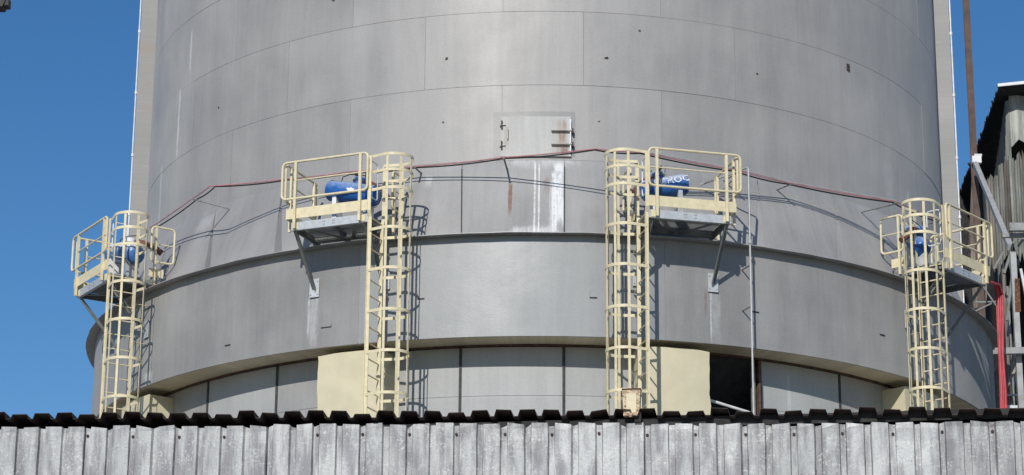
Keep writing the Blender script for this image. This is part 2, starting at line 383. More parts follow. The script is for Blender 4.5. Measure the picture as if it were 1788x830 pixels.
# skirt
sk_prof = [(RK, Z_TOP-0.002), (RK, Z_BOT+0.03), (RK+0.012, Z_BOT+0.03), (RK+0.012, Z_BOT-0.004), (RK-0.02, Z_BOT-0.004)]
for k, e0 in enumerate((-93.6, -57.6, -20.4, 13.2, 50.4)):
    e1 = (-57.6, -20.4, 13.2, 50.4, 93.6)[k]; n = 20
    MB().strip([[pol(r, e0+.02+(e1-e0-.04)*q_/n, z) for q_ in range(n+1)] for r, z in sk_prof]).build('skirt_sheet', M['skirt_pale' if k == 2 else 'skirt'], silo)
MB().strip([[pol(RK-.006, a_, z) for a_ in range(0, 361, 5)] for z in (Z_TOP-.002, Z_BOT+.01)]).build('skirt_backing', M['seam'], silo)
MB().strip(ring_rows([(RK-0.02, Z_BOT-0.003), (RK-0.05, Z_BOT+0.012), (RC-0.05, Z_BOT+0.02)], 144), True).build('soffit', M['soffit'], silo)
MB().strip(ring_rows([(RC+0.03, Z_BOT+0.015), (RC+0.03, Z_BOT-0.02), (RC-0.03, Z_BOT-0.02)], 144), True).build('soffit_trim', M['rustbrown'], silo)
for (px, py) in ((735, 522), (1036, 520), (1319, 545), (398, 603), (1540, 585)):
    a, z = ray_cyl(px, py, RK)
    mb = MB(); p = pol(RK, a, z)
    cyl_patch(RK-0.004, RK+0.012, a-0.42, a-0.36, z, z+0.16, 1).build('skirt_tab', M['skirt'], silo, False) if px in (1036, 735) else None
    cyl_patch(RK-0.004, RK+0.02, a-0.40, a+0.40, z-0.008, z+0.008, 2).build('skirt_tab', M['batten'], silo, False)
a, z = ray_cyl(570, 570, RK)
cyl_patch(RK-0.004, RK+0.03, a-0.65, a+0.65, z-0.018, z+0.035, 3).build('skirt_lug', M['skirt'], silo, False)
# recessed drum wall under the skirt
for i in range(len(SEAMS)-1):
    e0, e1 = SEAMS[i], SEAMS[i+1]
    if e1 < -100 or e0 > 100: continue
    if abs(e0-14.4) < .1:                      # the open bay
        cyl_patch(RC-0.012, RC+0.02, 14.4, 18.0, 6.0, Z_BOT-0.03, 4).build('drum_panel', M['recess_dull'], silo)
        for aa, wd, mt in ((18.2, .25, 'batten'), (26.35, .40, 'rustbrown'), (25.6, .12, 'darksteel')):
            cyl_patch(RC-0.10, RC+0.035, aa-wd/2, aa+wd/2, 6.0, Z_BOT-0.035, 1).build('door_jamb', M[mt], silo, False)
        continue
    mt = 'recess' if (abs(e0+9.6) < .1 or abs(e0-26.4) < .1 or abs(e0+45.6) < .1 or abs(e0+21.6) < .1 or abs(e0-2.4) < .1) else 'recess_dull'
    cyl_patch(RC-0.012, RC, e0+0.08, e1-0.08, 12.742, Z_BOT-0.03, 8).build('drum_panel', M[mt], silo)
    cyl_patch(RC-0.012, RC, e0+0.08, e1-0.08, 6.0, 12.735, 8).build('drum_panel', M[mt], silo)
    cyl_patch(RC-0.02, RC+0.018, e0-0.16, e0+0.16, 6.0, Z_BOT-0.034, 1).build('batten', M['batten'], silo, False)
MB().strip([[pol(RC-0.03, a, z) for a in range(98, 263, 4)] for z in (0, Z_BOT)]).build('drum_back_wall', M['recess_dull'], silo)
MB().strip([[pol(RC-0.03, a, z) for a in range(-98, 99, 4)] for z in (0, 6.02)]).build('drum_base_wall', M['recess_dull'], silo)
MB().strip(ring_rows([(RC-0.04, Z_BOT-0.02), (4.0, 9.0), (0.6, 7.0)], 60), True).build('hopper', M['near_black'], silo)
# cream casing boxes below the platforms
for bi, pc in enumerate(PLAT):
    rr = random.Random(20+bi); nz = 26; zs = [6.0+(Z_BOT-0.10-6.0)*i/nz for i in range(nz)]+[Z_BOT-0.10]
    zs = [6.0, 9.0]+[10.5+(Z_BOT-0.09-10.5)*i/nz for i in range(nz+1)]
    amp = 0.02 if bi != 2 else 0.035
    wl = [rr.uniform(-amp, amp) for _ in zs]; wr = [rr.uniform(-amp, amp) for _ in zs]
    O, I = [], []
    for i, z in enumerate(zs):
        wl_ = wl[i]*.5+wl[max(i-1, 0)]*.5; wr_ = wr[i]*.5+wr[max(i-1, 0)]*.5
        a0 = pc-4.05+math.degrees(wl_/9.8); a1 = pc+4.05+math.degrees(wr_/9.8)
        ro, ri = [], []
        for k in range(9):
            a = a0+(a1-a0)*k/8; d = (0.016*math.sin(z*9+k*1.3+bi)+rr.uniform(-.004, .004)) if 0 < k < 8 else -0.012
            zz = z-(0.03*((k/8-.5)*2)**2+rr.uniform(0, .008) if i == len(zs)-1 else 0)
            ro.append(pol(9.80+d*0.35, a, zz)); ri.append(pol(RC-0.05, pc+(a-pc)*1.0, zz))
        O.append(ro); I.append(ri)
    MB().slab(O, I).build('casing_box', M['box'], silo)
# vertical ribs at the sides of the tower
for s, a in ((-1, -83.0), (1, 83.0)):
    z0, z1 = 16.1, top
    a_ = R_(a); e = Vector((math.sin(a_), -math.cos(a_), 0)); t = Vector((math.cos(a_), math.sin(a_), 0))
    mb = MB(); q = lambda r, u, z: e*r+t*u+Vector((0, 0, z))
    mb.quad_box([q(RT-.15, -.16, z0), q(RT+.36, -.16, z0), q(RT+.36, .16, z0), q(RT-.15, .16, z0), q(RT-.15, -.16, z1), q(RT+.36, -.16, z1), q(RT+.36, .16, z1), q(RT-.15, .16, z1)])
    rib = mb.build('side_rib', M['rib'], silo, False)
    u = -.13*s
    MB().tube([q(RT+.385, u, z0), q(RT+.385, u, 20.2), q(RT+.39, u, 20.25), q(RT+.39, u, z1)], 0.018, 6).build('edge_conduit', M['white_edge'], silo)
    for zz in (17.3, 18.8, 20.2, 21.7, 23.2):
        MB().tube([q(RT+.385, u, zz), q(RT+.385, u, zz+.07)], 0.034, 6).build('conduit_clip', M['white_edge'], silo)
# paint chips on the tower
for px, py, sz in ((780, 103, .035), (1060, 102, .05), (1322, 129, .03), (382, 188, .03), (1117, 54, .035), (1046, 212, .02), (774, 214, .025), (582, 0, .05)):
    a, z = ray_cyl(px, py, RT); rr = random.Random(px); O, I = [], []
    mb = MB(); n = 9; ring = []
    for k in range(n):
        th = 2*math.pi*k/n; q = sz*rr.uniform(.55, 1.25)
        ring.append((a+math.degrees(q*math.cos(th)/RT), z+q*math.sin(th)*.8))
    mb.v = [tuple(pol(RT+0.004, x, y)) for x, y in ring]+[tuple(pol(RT-0.004, x, y)) for x, y in ring]
    mb.f = [tuple(range(n))]+[(k, k+n, (k+1) % n+n, (k+1) % n) for k in range(n)]
    mb.build('paint_chip', M['chip'], silo, False)
a, z = ray_cyl(1480, 118, RT)
cyl_patch(RT-.004, RT+.03, a-.22, a+.22, z-.07, z+.07, 1).build('wall_vent', M['chip'], silo, False)
# inspection hatch
hz0, hz1, ha0, ha1 = 17.56, 18.35, -5.25, 3.3
cyl_patch(RT-.002, RT+.0035, ha0-1.0, ha1+0.55, hz0-.02, hz1+.11, 12).build('repaint_patch', M['patch'], silo)
hatch = cyl_patch(RT, RT+.03, ha0, ha1, hz0, hz1, 12).build('hatch', M['hatch'], silo)
cyl_patch(RT, RT+.05, ha0-.05, ha1+.05, hz0-.03, hz0-.006, 12).build('sill', M['hatch'], hatch)
for zz in (17.76, 18.04):
    cyl_patch(RT+.031, RT+.10, 0.9, ha1+.25, zz, zz+.03, 3).build('hinge_strap', M['hatch'], hatch, False)
    cyl_patch(RT+.01, RT+.12, ha1+.10, ha1+.30, zz-.05, zz+.04, 1).build('hinge_knuckle', M['chip'], hatch, False)
cyl_patch(RT+.031, RT+.08, ha1-.12, ha1+.02, 17.6, 18.28, 1).build('hinge_post', M['white_edge'], hatch, False)
for zz in (17.68, 18.1):
    cyl_patch(RT+.031, RT+.075, ha0+.00, ha0+.16, zz, zz+.16, 1).build('clamp', M['chip'], hatch, False)
    cyl_patch(RT+.031, RT+.06, ha0-.2, ha0+.55, zz+.07, zz+.09, 2).build('clamp_bar', M['hatch'], hatch, False)
cyl_patch(RT+.031, RT+.085, ha0+.75, ha0+.86, 17.88, 18.10, 1).build('pull_handle', M['hatch'], hatch, False)

# ------------------------------------------------------------------ work platforms, caged ladders, air cannons
Z0 = 15.76
def loop_pts(u0, u1, v0, v1, rad, mk, n=4):
    pts = []
    for (cu, cv, s0) in ((u1-rad, v1-rad, 0), (u0+rad, v1-rad, 90), (u0+rad, v0+rad, 180), (u1-rad, v0+rad, 270)):
        for k in range(n+1):
            a = R_(s0+90*k/n); pts.append(mk(cu+rad*math.cos(a), cv+rad*math.sin(a)))
    return pts
def build_platform(mx):
    """returns a list of (name, mesh) parts; local x along the silo wall, y inwards, z up from the beam's foot"""
    P = []
    X = lambda x: mx*x
    def add(name, mb, mat, smooth=True): P.append((name, mb.mesh(name, M[mat], smooth)))
    def bx(x0, x1, y0, y1, z0, z1):
        a, b = sorted((X(x0), X(x1))); return MB().box(a, b, y0, y1, z0-Z0, z1-Z0)
    def tb(pts, r, closed=False, n=8): return MB().tube([(X(x), y, z-Z0) for x, y, z in pts], r, n, closed)
    fb = bx(-.80, .79, -.86, -.845, 15.76, 15.915)
    fb.box(min(X(-.80), X(.79)), max(X(-.80), X(.79)), -.845, -.79, 0, .012); fb.box(min(X(-.80), X(.79)), max(X(-.80), X(.79)), -.845, -.79, .143, .155)
    add('front_beam', fb, 'galv', False)
    add('rear_beam', bx(-.80, .79, .06, .10, 15.765, 15.90), 'darksteel', False)
    for s in (-1, 1):
        add('side_beam', bx(s*.775-.02, s*.775+.02, -.788, .30, 15.77, 15.90), 'darksteel', False)
        add('cross_brace', MB().bar((X(s*.06), .03, 15.775-Z0), (X(s*.52), -.78, 15.775-Z0), .075, .014), 'darksteel', False)
        add('end_plate', bx(s*.70-.045, s*.70+.045, -.872, -.8605, 15.775, 15.905), 'cream', False)
        b = MB()
        for dx in (-.03, .0): b.box(X(s*.10+dx)-.007, X(s*.10+dx)+.007, -.868, -.861, .045, .06); b.box(X(s*.10+dx)-.007, X(s*.10+dx)+.007, -.868, -.861, .10, .115)
        add('bolt', b, 'darksteel', False)
    for x0, x1 in ((-.75, -.01), (.01, .75)):
        mb = MB(); n = 25
        for k in range(n):
            x = x0+(x1-x0)*k/(n-1); mb.box(min(X(x-.002), X(x+.002)), max(X(x-.002), X(x+.002)), -.78, .30, .145, .178)
        for k in range(11):
            y = -.77+1.06*k/10; mb.box(min(X(x0), X(x1)), max(X(x0), X(x1)), y-.004, y+.004, .168, .181)
        add('deck_grating', mb, 'grate', False)
    add('toe_board', bx(-.89, .80, -.905, -.895, 15.975, 16.175), 'cream', False)
    add('toe_board', bx(-.90, -.89, -.894, .28, 15.975, 16.155), 'cream', False)
    add('toe_board', bx(.80, .81, .02, .34, 15.975, 16.155), 'cream', False)
    add('handrail', tb(loop_pts(-.98, .80, 16.36, 17.09, .09, lambda u, v: (u, -.935, v)), .024, True), 'cream')
    add('mid_rail', tb([(-.70, -.93, 16.72), (.79, -.93, 16.72)], .015), 'cream')
    for x in (-.70, .65):
        add('post', bx(x-.026, x+.026, -.955, -.907, 15.775, 17.075), 'cream', False)
    add('handrail', tb(loop_pts(-.86, .45, 16.36, 17.09, .09, lambda u, v: (-.945, u, v)), .024, True), 'cream')
    add('mid_rail', tb([(-.94, -.66, 16.72), (-.94, .28, 16.72)], .015), 'cream')
    for y in (-.66, .30):
        add('post', bx(-.955, -.91, y-.024, y+.024, 15.80, 17.075), 'cream', False)
    add('handrail', tb(loop_pts(.02, .52, 16.28, 17.02, .08, lambda u, v: (.87, u, v)), .022, True), 'cream')
    add('mid_rail', tb([(.865, .05, 16.66), (.865, .50, 16.66)], .014), 'cream')
    add('post', bx(.845, .89, .09, .135, 15.80, 17.0), 'cream', False)
    for s in (-1, 1):
        x = s*.735
        mb = MB().bar((X(x), -.80, 15.755-Z0), (X(x), .03, 14.86-Z0), .075, .012, (0, .7, .7))
        mb.bar((X(x-s*.034), -.79, 15.72-Z0), (X(x-s*.034), .035, 14.83-Z0), .008, .07, (0, .7, .7))
        add('brace', mb, 'darksteel', False)
        add('bracket_plate', MB().box(X(x)-.10, X(x)+.10, .050, .072, 14.70-Z0, 15.06-Z0), 'galv', False)
        b = MB()
        for dx in (-.07, .07):
            for z in (14.75, 15.0): b.box(X(x)+dx-.009, X(x)+dx+.009, .042, .051, z-Z0-.009, z-Z0+.009)
        add('bolt', b, 'darksteel', False)
    return P
def build_ladder(mx, zb=10.0):
    P = []; X = lambda x: mx*x
    def add(name, mb, mat='cream', smooth=True): P.append((name, mb.mesh(name, M[mat], smooth)))
    yo, yi, xs = -.83, -.30, .825
    for y in (yo, yi):
        mb = MB(); s = -1 if y == yo else 1
        lo = min(X(xs-.036), X(xs+.036)); hi = max(X(xs-.036), X(xs+.036))
        mb.box(lo, hi, y-.008, y+.008, zb-Z0, 15.86-Z0)
        mb.box(lo, lo+.010, y-.008 if s > 0 else y-.03, y+.03 if s > 0 else y+.008, zb-Z0, 15.859-Z0)
        mb.bar((X(xs), y, 15.855-Z0), (X(xs), y+s*.055, 15.97-Z0), .065, .016, (0, 1, 0))
        y2 = y+s*.055; mb.box(lo, hi, y2-.008, y2+.008, 15.96-Z0, 17.04-Z0)
        add('stringer', mb, smooth=False)
    z = zb+.15; rm = MB().tube([(X(xs), yo+.008, 0), (X(xs), yi-.008, 0)], .014, 6).mesh('rung', M['cream'])
    while z < 15.9:
        P.append(('rung', rm, z-Z0)); z += .30
    hoops = [10.9, 11.68, 12.46, 13.25, 14.03, 14.82, 15.60, 16.37, 16.72, 17.03]
    path = [(xs, yo-.012), (1.02, yo-.05)]
    cx, cy, rad = 1.165, (yo+yi)/2, .345
    for k in range(13):
        a = R_(-90+180*k/12); path.append((cx+rad*math.cos(a)*1.06, cy+rad*math.sin(a)))
    path += [(1.02, yi+.05), (xs, yi+.012)]
    def hoop_mesh(th, hh):
        O, I = [], []
        N = len(path); nrm = []
        for i in range(N):
            a = path[max(i-1, 0)]; b = path[min(i+1, N-1)]; d = Vector((b[0]-a[0], b[1]-a[1])).normalized(); nrm.append(Vector((d.y, -d.x)))
        for zz in (-hh/2, hh/2):
            O.append([(X(p[0]+n.x*th), p[1]+n.y*th, zz) for p, n in zip(path, nrm)]); I.append([(X(p[0]), p[1], zz) for p in path])
        return MB().slab(O, I).mesh('cage_hoop', M['cream'], True, 60)
    hm = hoop_mesh(.008, .055)
    for z in hoops: P.append(('cage_hoop', hm, z-Z0))
    for k, ang in enumerate((-86, -45, 0, 45, 86)):
        a = R_(ang); c, s = math.cos(a), math.sin(a)
        px_, py_ = cx+(rad*1.06-.007)*c, cy+(rad-.007)*s
        mb = MB().bar((X(px_), py_, hoops[0]-.03-Z0), (X(px_), py_, 17.055-Z0), .010, .048, (X(-s), c, 0))
        add('cage_bar', mb, smooth=False)
    add('swing_gate', MB().tube([(X(.80), yv, zv-Z0) for (u, yv, zv) in loop_pts(-.80, -.50, 16.27, 16.98, .06, lambda u, v: (0, u, v))], .013, 6, True), 'white')
    for z, ye in ((14.55, .03), (15.35, .03), (13.05, .19), (12.05, .19), (10.8, .19)):
        add('wall_bracket', MB().bar((X(xs-.02), yi+.008, z-Z0), (X(xs-.02), ye+(.03 if z > 13.5 else 0), z-Z0), .045, .008), smooth=False)
        if z < 13.5: add('wall_bracket', MB().bar((X(xs-.05), yi+.02, z-.10-Z0), (X(.62), .22, z-.10-Z0), .04, .008), smooth=False)
    return P
def place(parts, root, share=True):
    for p in parts: obj(p[0], p[1], root, (0, 0, p[2] if len(p) > 2 else 0))
plat_parts = {1: build_platform(1), -1: build_platform(-1)}
lad_parts = {1: build_ladder(1), -1: build_ladder(-1)}
where = ['jutting out against the open blue sky', 'holding the tank with a torn white sticker', 'next to the thin grey vertical conduit', 'next to the ruined corrugated building']
lwhere = ['standing against the open blue sky', 'rising to the platform whose tank has a torn white sticker', 'with a rusty box at its foot by the roof edge', 'nearest the ruined corrugated building and red hoses']
FR = []
for i, pc in enumerate(PLAT):
    mx = 1 if i < 2 else -1
    o = pol(10, pc, Z0)+AXIS
    t = thing('work_platform', 'cream-railed steel platform bracketed to the silo, '+where[i], 'platform', o, R_(pc), 'work platforms round the silo skirt')
    place(plat_parts[mx], t)
    l = thing('caged_ladder', 'cream caged ladder '+lwhere[i], 'ladder', o, R_(pc), 'caged ladders up the silo skirt')
    place(lad_parts[mx], l)
    FR.append(o)

def wrap_text(body, size, tank_r, along, mat):
    """lettering as a thin raised mesh bent round a tank lying on local x"""
    cu = bpy.data.curves.new('lettering', 'FONT'); cu.body = body; cu.size = size; cu.extrude = 0.0; cu.align_x = 'CENTER'; cu.align_y = 'CENTER'; cu.resolution_u = 2
    to = bpy.data.objects.new('lettering_source', cu); col.objects.link(to)
    dg = bpy.context.evaluated_depsgraph_get(); me = bpy.data.meshes.new_from_object(to.evaluated_get(dg))
    bpy.data.objects.remove(to); bpy.data.curves.remove(cu)
    v = [(p.co.x, p.co.y) for p in me.vertices]; f = [tuple(p.vertices) for p in me.polygons]; bpy.data.meshes.remove(me)
    mb = MB(); R2 = tank_r+.003
    mb.v = [(along+x, -R2*math.cos(y/R2+.35), R2*math.sin(y/R2+.35)) for x, y in v]; mb.f = f
    return mb.mesh('lettering', mat, False)
def air_cannon(i, a, b, label, mat, text=None, sticker=False, flip=1, vm=None):
    """a = free end, b = ladder end of the tank in platform coordinates (absolute z)"""
    pc = PLAT[i]
    a, b = Vector(a), Vector(b); L = (b-a).length; d = (b-a).normalized()
    mid = (a+b)/2
    root = thing('air_cannon', label, 'air cannon', FR[i], R_(pc), 'air cannons on the platforms')
    xax = d if d.x > 0 else -d
    zax = (Vector((0, 0, 1))-xax*xax.z).normalized(); yax = zax.cross(xax)
    mw = Matrix((xax, yax, zax)).transposed().to_4x4(); mw.translation = Vector((mid.x, mid.y, mid.z-Z0))
    r = .197; h = L/2
    prof = [(-h, .02), (-h, .10), (-h+.012, .15), (-h+.035, .180), (-h+.07, r), (h-.07, r), (h-.035, .180), (h-.012, .15), (h, .10), (h, .02)]
    mb = MB(); n = 28
    mb.strip([[(x, rr*math.cos(2*math.pi*k/n), rr*math.sin(2*math.pi*k/n)) for k in range(n)] for x, rr in prof], True)
    mb.f.append(tuple(range(n))); mb.f.append(tuple(len(mb.v)-n+k for k in range(n)))
    tk = mb.build('tank', mat, root); tk.matrix_local = mw
    def sub(name, mb, m_, smooth=True):
        o = mb.build(name, m_, tk, smooth); return o
    for sx in (-1, 1):
        sub('weld_band', MB().tube([(sx*(h-.085)-.006, 0, 0), (sx*(h-.085)+.006, 0, 0)], r+.006, 28), mat)
    va = .06 if flip > 0 else -.06
    sub('valve_body', MB().tube([(va, .03, r-.03), (va, .03, r+.05), (va, .03, r+.12), (va, .03, r+.15)], [.115, .115, .105, .06], 18), vm or mat)
    sub('flange', MB().tube([(va, .03, r+.035), (va, .03, r+.06)], .135, 18), M['darksteel'])
    sub('nozzle', MB().tube([(va, .10, r+.05), (va+.12*flip, .26, r+.08), (va+.26*flip, .42, r+.05), (va+.38*flip, .60, r-.06)], [.07, .07, .068, .065], 12), M['oldpipe'])
    sub('exhaust_port', MB().tube([(va-.02, -.03, r+.12), (va-.10*flip, -.06, r+.20)], .03, 8), M['black'])
    sub('air_line', MB().tube([(-h*.55, 0, r-.005), (-h*.55, .02, r+.10), (-h*.4, .14, r+.2), (va, .3, r+.25)], .010, 6), M['black'])
    if text: obj('lettering', wrap_text(text, .20, r, .02, M['white']), tk)
    if sticker:
        rr = random.Random(5); ring = []
        for k in range(22):
            th = 2*math.pi*k/22; q = rr.uniform(.6, 1.15)
            ring.append((.02+.085*q*math.cos(th)-.02*math.sin(th), .02+.055*q*math.sin(th)))
        m2 = MB(); R2 = r+.003; m2.v = [(x, -R2*math.cos(y/R2-.1), R2*math.sin(y/R2-.1)) for x, y in ring]; m2.f = [tuple(range(22))]
        sub('sticker', m2, M['white'], False)
    # cradle and stand on the deck
    zb = 15.945-Z0; lo = mid.z-Z0-r
    for sx in (-.30, .30):
        c = mid+xax*sx*L
        MB().quad_box([(c.x-.05, c.y-.13, zb), (c.x+.05, c.y-.13, zb), (c.x+.05, c.y+.13, zb), (c.x-.05, c.y+.13, zb),
                       (c.x-.04, c.y-.15, c.z-Z0-r+.06), (c.x+.04, c.y-.15, c.z-Z0-r+.06), (c.x+.04, c.y+.15, c.z-Z0-r+.06), (c.x-.04, c.y+.15, c.z-Z0-r+.06)]).build('cradle', M['white'] if sx < 0 and i != 3 else M['galv'], root, False)
    return root
air_cannon(0, (-.30, -.36, 16.68), (.72, -.20, 16.42), 'dusty, sheen-topped pale blue air cannon tank on the platform against the open sky', M['bluepale'], None, False, 1, M['white'])
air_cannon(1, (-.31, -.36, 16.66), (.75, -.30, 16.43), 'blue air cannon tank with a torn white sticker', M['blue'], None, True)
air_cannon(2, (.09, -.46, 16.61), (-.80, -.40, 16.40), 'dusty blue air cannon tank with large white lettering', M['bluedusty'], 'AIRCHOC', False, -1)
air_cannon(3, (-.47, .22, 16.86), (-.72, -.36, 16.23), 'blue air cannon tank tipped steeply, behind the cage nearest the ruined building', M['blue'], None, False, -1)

# ------------------------------------------------------------------ air line round the collar and the grey conduit
Z_HOSE = 17.27
hp = [at_z(px, py, Z_HOSE) for px, py in ((262, 398), (337, 346), (367, 325), (495, 313), (612, 300), (725, 291), (880, 275), (1040, 260), (1120, 266), (1290, 298), (1380, 320), (1567, 353), (1640, 385))]
hr = thing('air_line', 'thin red hose and black cable strung on arms round the grey silo', 'hose', AXIS+Vector((0, 0, Z_HOSE)))
def dens(pts, sag=0.02, n=8):
    o = []
    for i in range(len(pts)-1):
        for k in range(n):
            u = k/n; p = pts[i].lerp(pts[i+1], u); p.z -= sag*4*u*(1-u); o.append(p)
    return o+[pts[-1]]
off = AXIS+Vector((0, 0, Z_HOSE))
loc_h = [p-off for p in hp]
MB().tube(dens(loc_h, .015), .0125, 6).build('hose', M['pink'], hr)
inn = [p*(1-.13/Vector((p.x, p.y)).length) for p in loc_h]
for p in inn: p.z = .022
MB().tube(dens(inn, .03), .0145, 6).build('cable', M['black'], hr)
gp = [p*(1-.02/Vector((p.x, p.y)).length)+Vector((0, 0, .028)) for p in loc_h[8:12]]
MB().tube(dens(gp, .0), .013, 6).build('steel_wire', M['conduit'], hr)
for j, p in enumerate(loc_h):
    if j in (0, 2, 3, 4, 7, 8): continue
    rr_ = Vector((p.x, p.y)).length; q = Vector((p.x/rr_*9.05, p.y/rr_*9.05, .02))
    MB().bar(p+Vector((p.x/rr_*.03, p.y/rr_*.03, -.03)), q-Vector((0, 0, .03)), .035, .012).build('support_arm', M['conduit'] if j < 5 else M['darksteel'], hr, False)
cp_a = 22.15; cr_ = 10.3
vc = thing('conduit', 'thin grey vertical conduit running up past the skirt beside a platform', 'conduit', AXIS+pol(cr_, cp_a, 8.0), R_(cp_a))
MB().tube([(0, 0, 0), (0, 0, 9.10), (-.01, .02, 9.15), (-.16, .30, 9.10), (-.5, 1.05, 9.05)], .020, 8).build('pipe', M['conduit'], vc)
for z in (6.4, 7.2): MB().bar((0, 0, z), (0, .36, z), .03, .01).build('standoff', M['darksteel'], vc, False)
MB().tube([(0, 0, 7.62), (0, 0, 7.68)], .036, 8).build('coupling', M['conduit'], vc)
rail = tag(MB().tube([at_y(1232, 697, 45.95), at_y(1303, 719, 46.3), at_y(1318, 724, 46.4)], .03, 8).build('bay_rail', M['white_edge']), 'pale pipe rail across the dark open bay under the skirt', 'rail')

# ------------------------------------------------------------------ foreground shed
PL, PR = at_y(0, 745, 27.55), at_y(1788, 736, 26.0)
d_ = Vector((PR.x-PL.x, PR.y-PL.y, 0)); LEN = d_.length; sh_rz = math.atan2(d_.y, d_.x); ux = d_.normalized()
SLOPE = (PR.z-PL.z)/LEN
shed = thing('corrugated_shed', 'low shed of weathered corrugated grey sheets with a dark corrugated roof edge', 'shed', (PL.x, PL.y, 0), sh_rz)
PITCH_M = LEN/43.2
CW = PITCH_M*4
def profile(n_p, crest, side, depth, y_crest):
    """polyline over n_p pitches, local x from 0; crest at y_crest (towards the camera = negative)"""
    pts = []; val = PITCH_M-crest-2*side
    for k in range(n_p):
        x = k*PITCH_M
        pts += [(x, y_crest+depth), (x+val, y_crest+depth), (x+val+side, y_crest), (x+val+side+crest, y_crest)]
    pts.append((n_p*PITCH_M, y_crest+depth)); return pts
screw = MB().tube([(0, 0, 0), (0, -.014, 0)], .017, 7).mesh('screw', M['screw'], False)
for k in range(-3, 15):
    rr = random.Random(100+k); x0 = k*CW-.05; top_z = PL.z+SLOPE*(x0+CW/2)+rr.uniform(-.012, .012)
    base_p = profile(4, PITCH_M*.69, .012, .038, 0.0)
    tilt = rr.uniform(-.004, .004)
    pp = [(x+rr.uniform(-.004, .004), y+rr.uniform(-.004, .004)) for x, y in base_p]
    O, I = [], []
    zr = [0.0, top_z-1.0, top_z-.45, top_z-.2, top_z-.06, top_z]
    jit = [rr.uniform(-.016, .006)-(.02 if rr.random() < .12 else 0) for _ in pp]; lean = [rr.uniform(-.006, .006) for _ in pp]
    for i, z in enumerate(zr):
        ro, ri = [], []
        for q, (x, y) in enumerate(pp):
            zz = z+SLOPE*(x-CW/2) if i else 0.0
            if i == len(zr)-1: zz += jit[q]+(-.012 if (q % 4 in (0, 1)) else .004)
            yy = y+lean[q]*(1 if i % 2 else -.5)-k % 2*.003
            xx = x+lean[(q*3) % len(pp)]*.5*(i % 3)
            ro.append((xx, yy, zz)); ri.append((xx, yy+.004, zz))
        O.append(ro); I.append(ri)
    s = MB().slab(O, I).build('wall_sheet', M['corr'], shed, False); s.location = (x0, 0, 0)
    for q in (0, 2):
        if rr.random() < .93:
            sc = obj('screw', screw, s, ((q)*PITCH_M+.030+rr.uniform(-.006, .01), .036, top_z-.115+SLOPE*(q*PITCH_M-CW/2)+rr.uniform(-.006, .006)))
PITCHR = R_(5)
OV = .09
for k in range(-3, 15):
    rr = random.Random(300+k); x0 = k*CW-.17
    rp = []
    val = PITCH_M*.20; side = PITCH_M*.085; crest = PITCH_M-val-2*side
    for q in range(4):
        x = q*PITCH_M; dep = .072+rr.uniform(-.013, .010)+(rr.choice((0, 0, 0, -.02)))
        rp += [(x, 0), (x+val, 0), (x+val+side, dep), (x+val+side+crest, dep+rr.uniform(-.010, .010))]
    rp.append((4*PITCH_M, 0))
    if k == 6: rp[10] = (rp[10][0], .045); 
    dz = rr.uniform(-.008, .008)
    O, I = [], []
    for y in (-OV+rr.uniform(-.01, .01), 1.2, 4.5):
        ro, ri = [], []
        for x, h in rp:
            z = PL.z+SLOPE*(x0+x)+.052+dz-math.tan(PITCHR)*y+h
            ro.append((x, y, z+.006)); ri.append((x, y, z))
        O.append(ro); I.append(ri)
    o = MB().slab(O, I).build('roof_sheet', M['roof'], shed, False); o.location = (x0, 0, 0)
mb = MB()
MB().box(-3*CW, 15*CW, .05, .11, PL.z-.20, PL.z-.09).build('eave_purlin', M['near_black'], shed, False)
for x in (-3*CW-.02, 15*CW-.10):
    MB().quad_box([(x, .06, 0), (x+.04, .06, 0), (x+.04, 4.4, 0), (x, 4.4, 0), (x, .06, PL.z-.22), (x+.04, .06, PL.z-.22), (x+.04, 4.4, PL.z-.62), (x, 4.4, PL.z-.62)]).build('side_wall', M['zinc_old'], shed, False)
MB().box(-3*CW, 15*CW, 4.3, 4.36, 0, PL.z-.62).build('back_wall', M['zinc_old'], shed, False)
# rusty box on the roof edge
c0 = at_y(1103, 712, 26.55)
rb = thing('rusty_box', 'small cream box eaten by rust, standing on the dark roof edge', 'box', (c0.x, c0.y, c0.z-.115), sh_rz)
mb = MB().quad_box([(-.088, -.03, .02), (.085, -.03, .02), (.085, .07, .02), (-.088, .07, .02), (-.10, -.03, .31), (.10, -.03, .315), (.10, .07, .31), (-.10, .07, .31)])
mb.build('casing', M['rustcream'], rb, False)
MB().quad_box([(-.055, -.036, .05), (.05, -.036, .05), (.05, -.031, .05), (-.055, -.031, .05), (-.055, -.036, .265), (.056, -.036, .268), (.056, -.031, .268), (-.055, -.031, .265)]).build('front_plate', M['cream'], rb, False)
MB().box(-.105, .105, -.04, .075, .311, .322).build('lid', M['rusty'], rb, False)
MB().tube([(-.01, -.038, .03), (-.01, -.055, .03)], .03, 10).build('knob', M['rustcream'], rb)
MB().box(.03, .105, -.02, .05, -.05, .10).build('bracket', M['near_black'], rb, False)

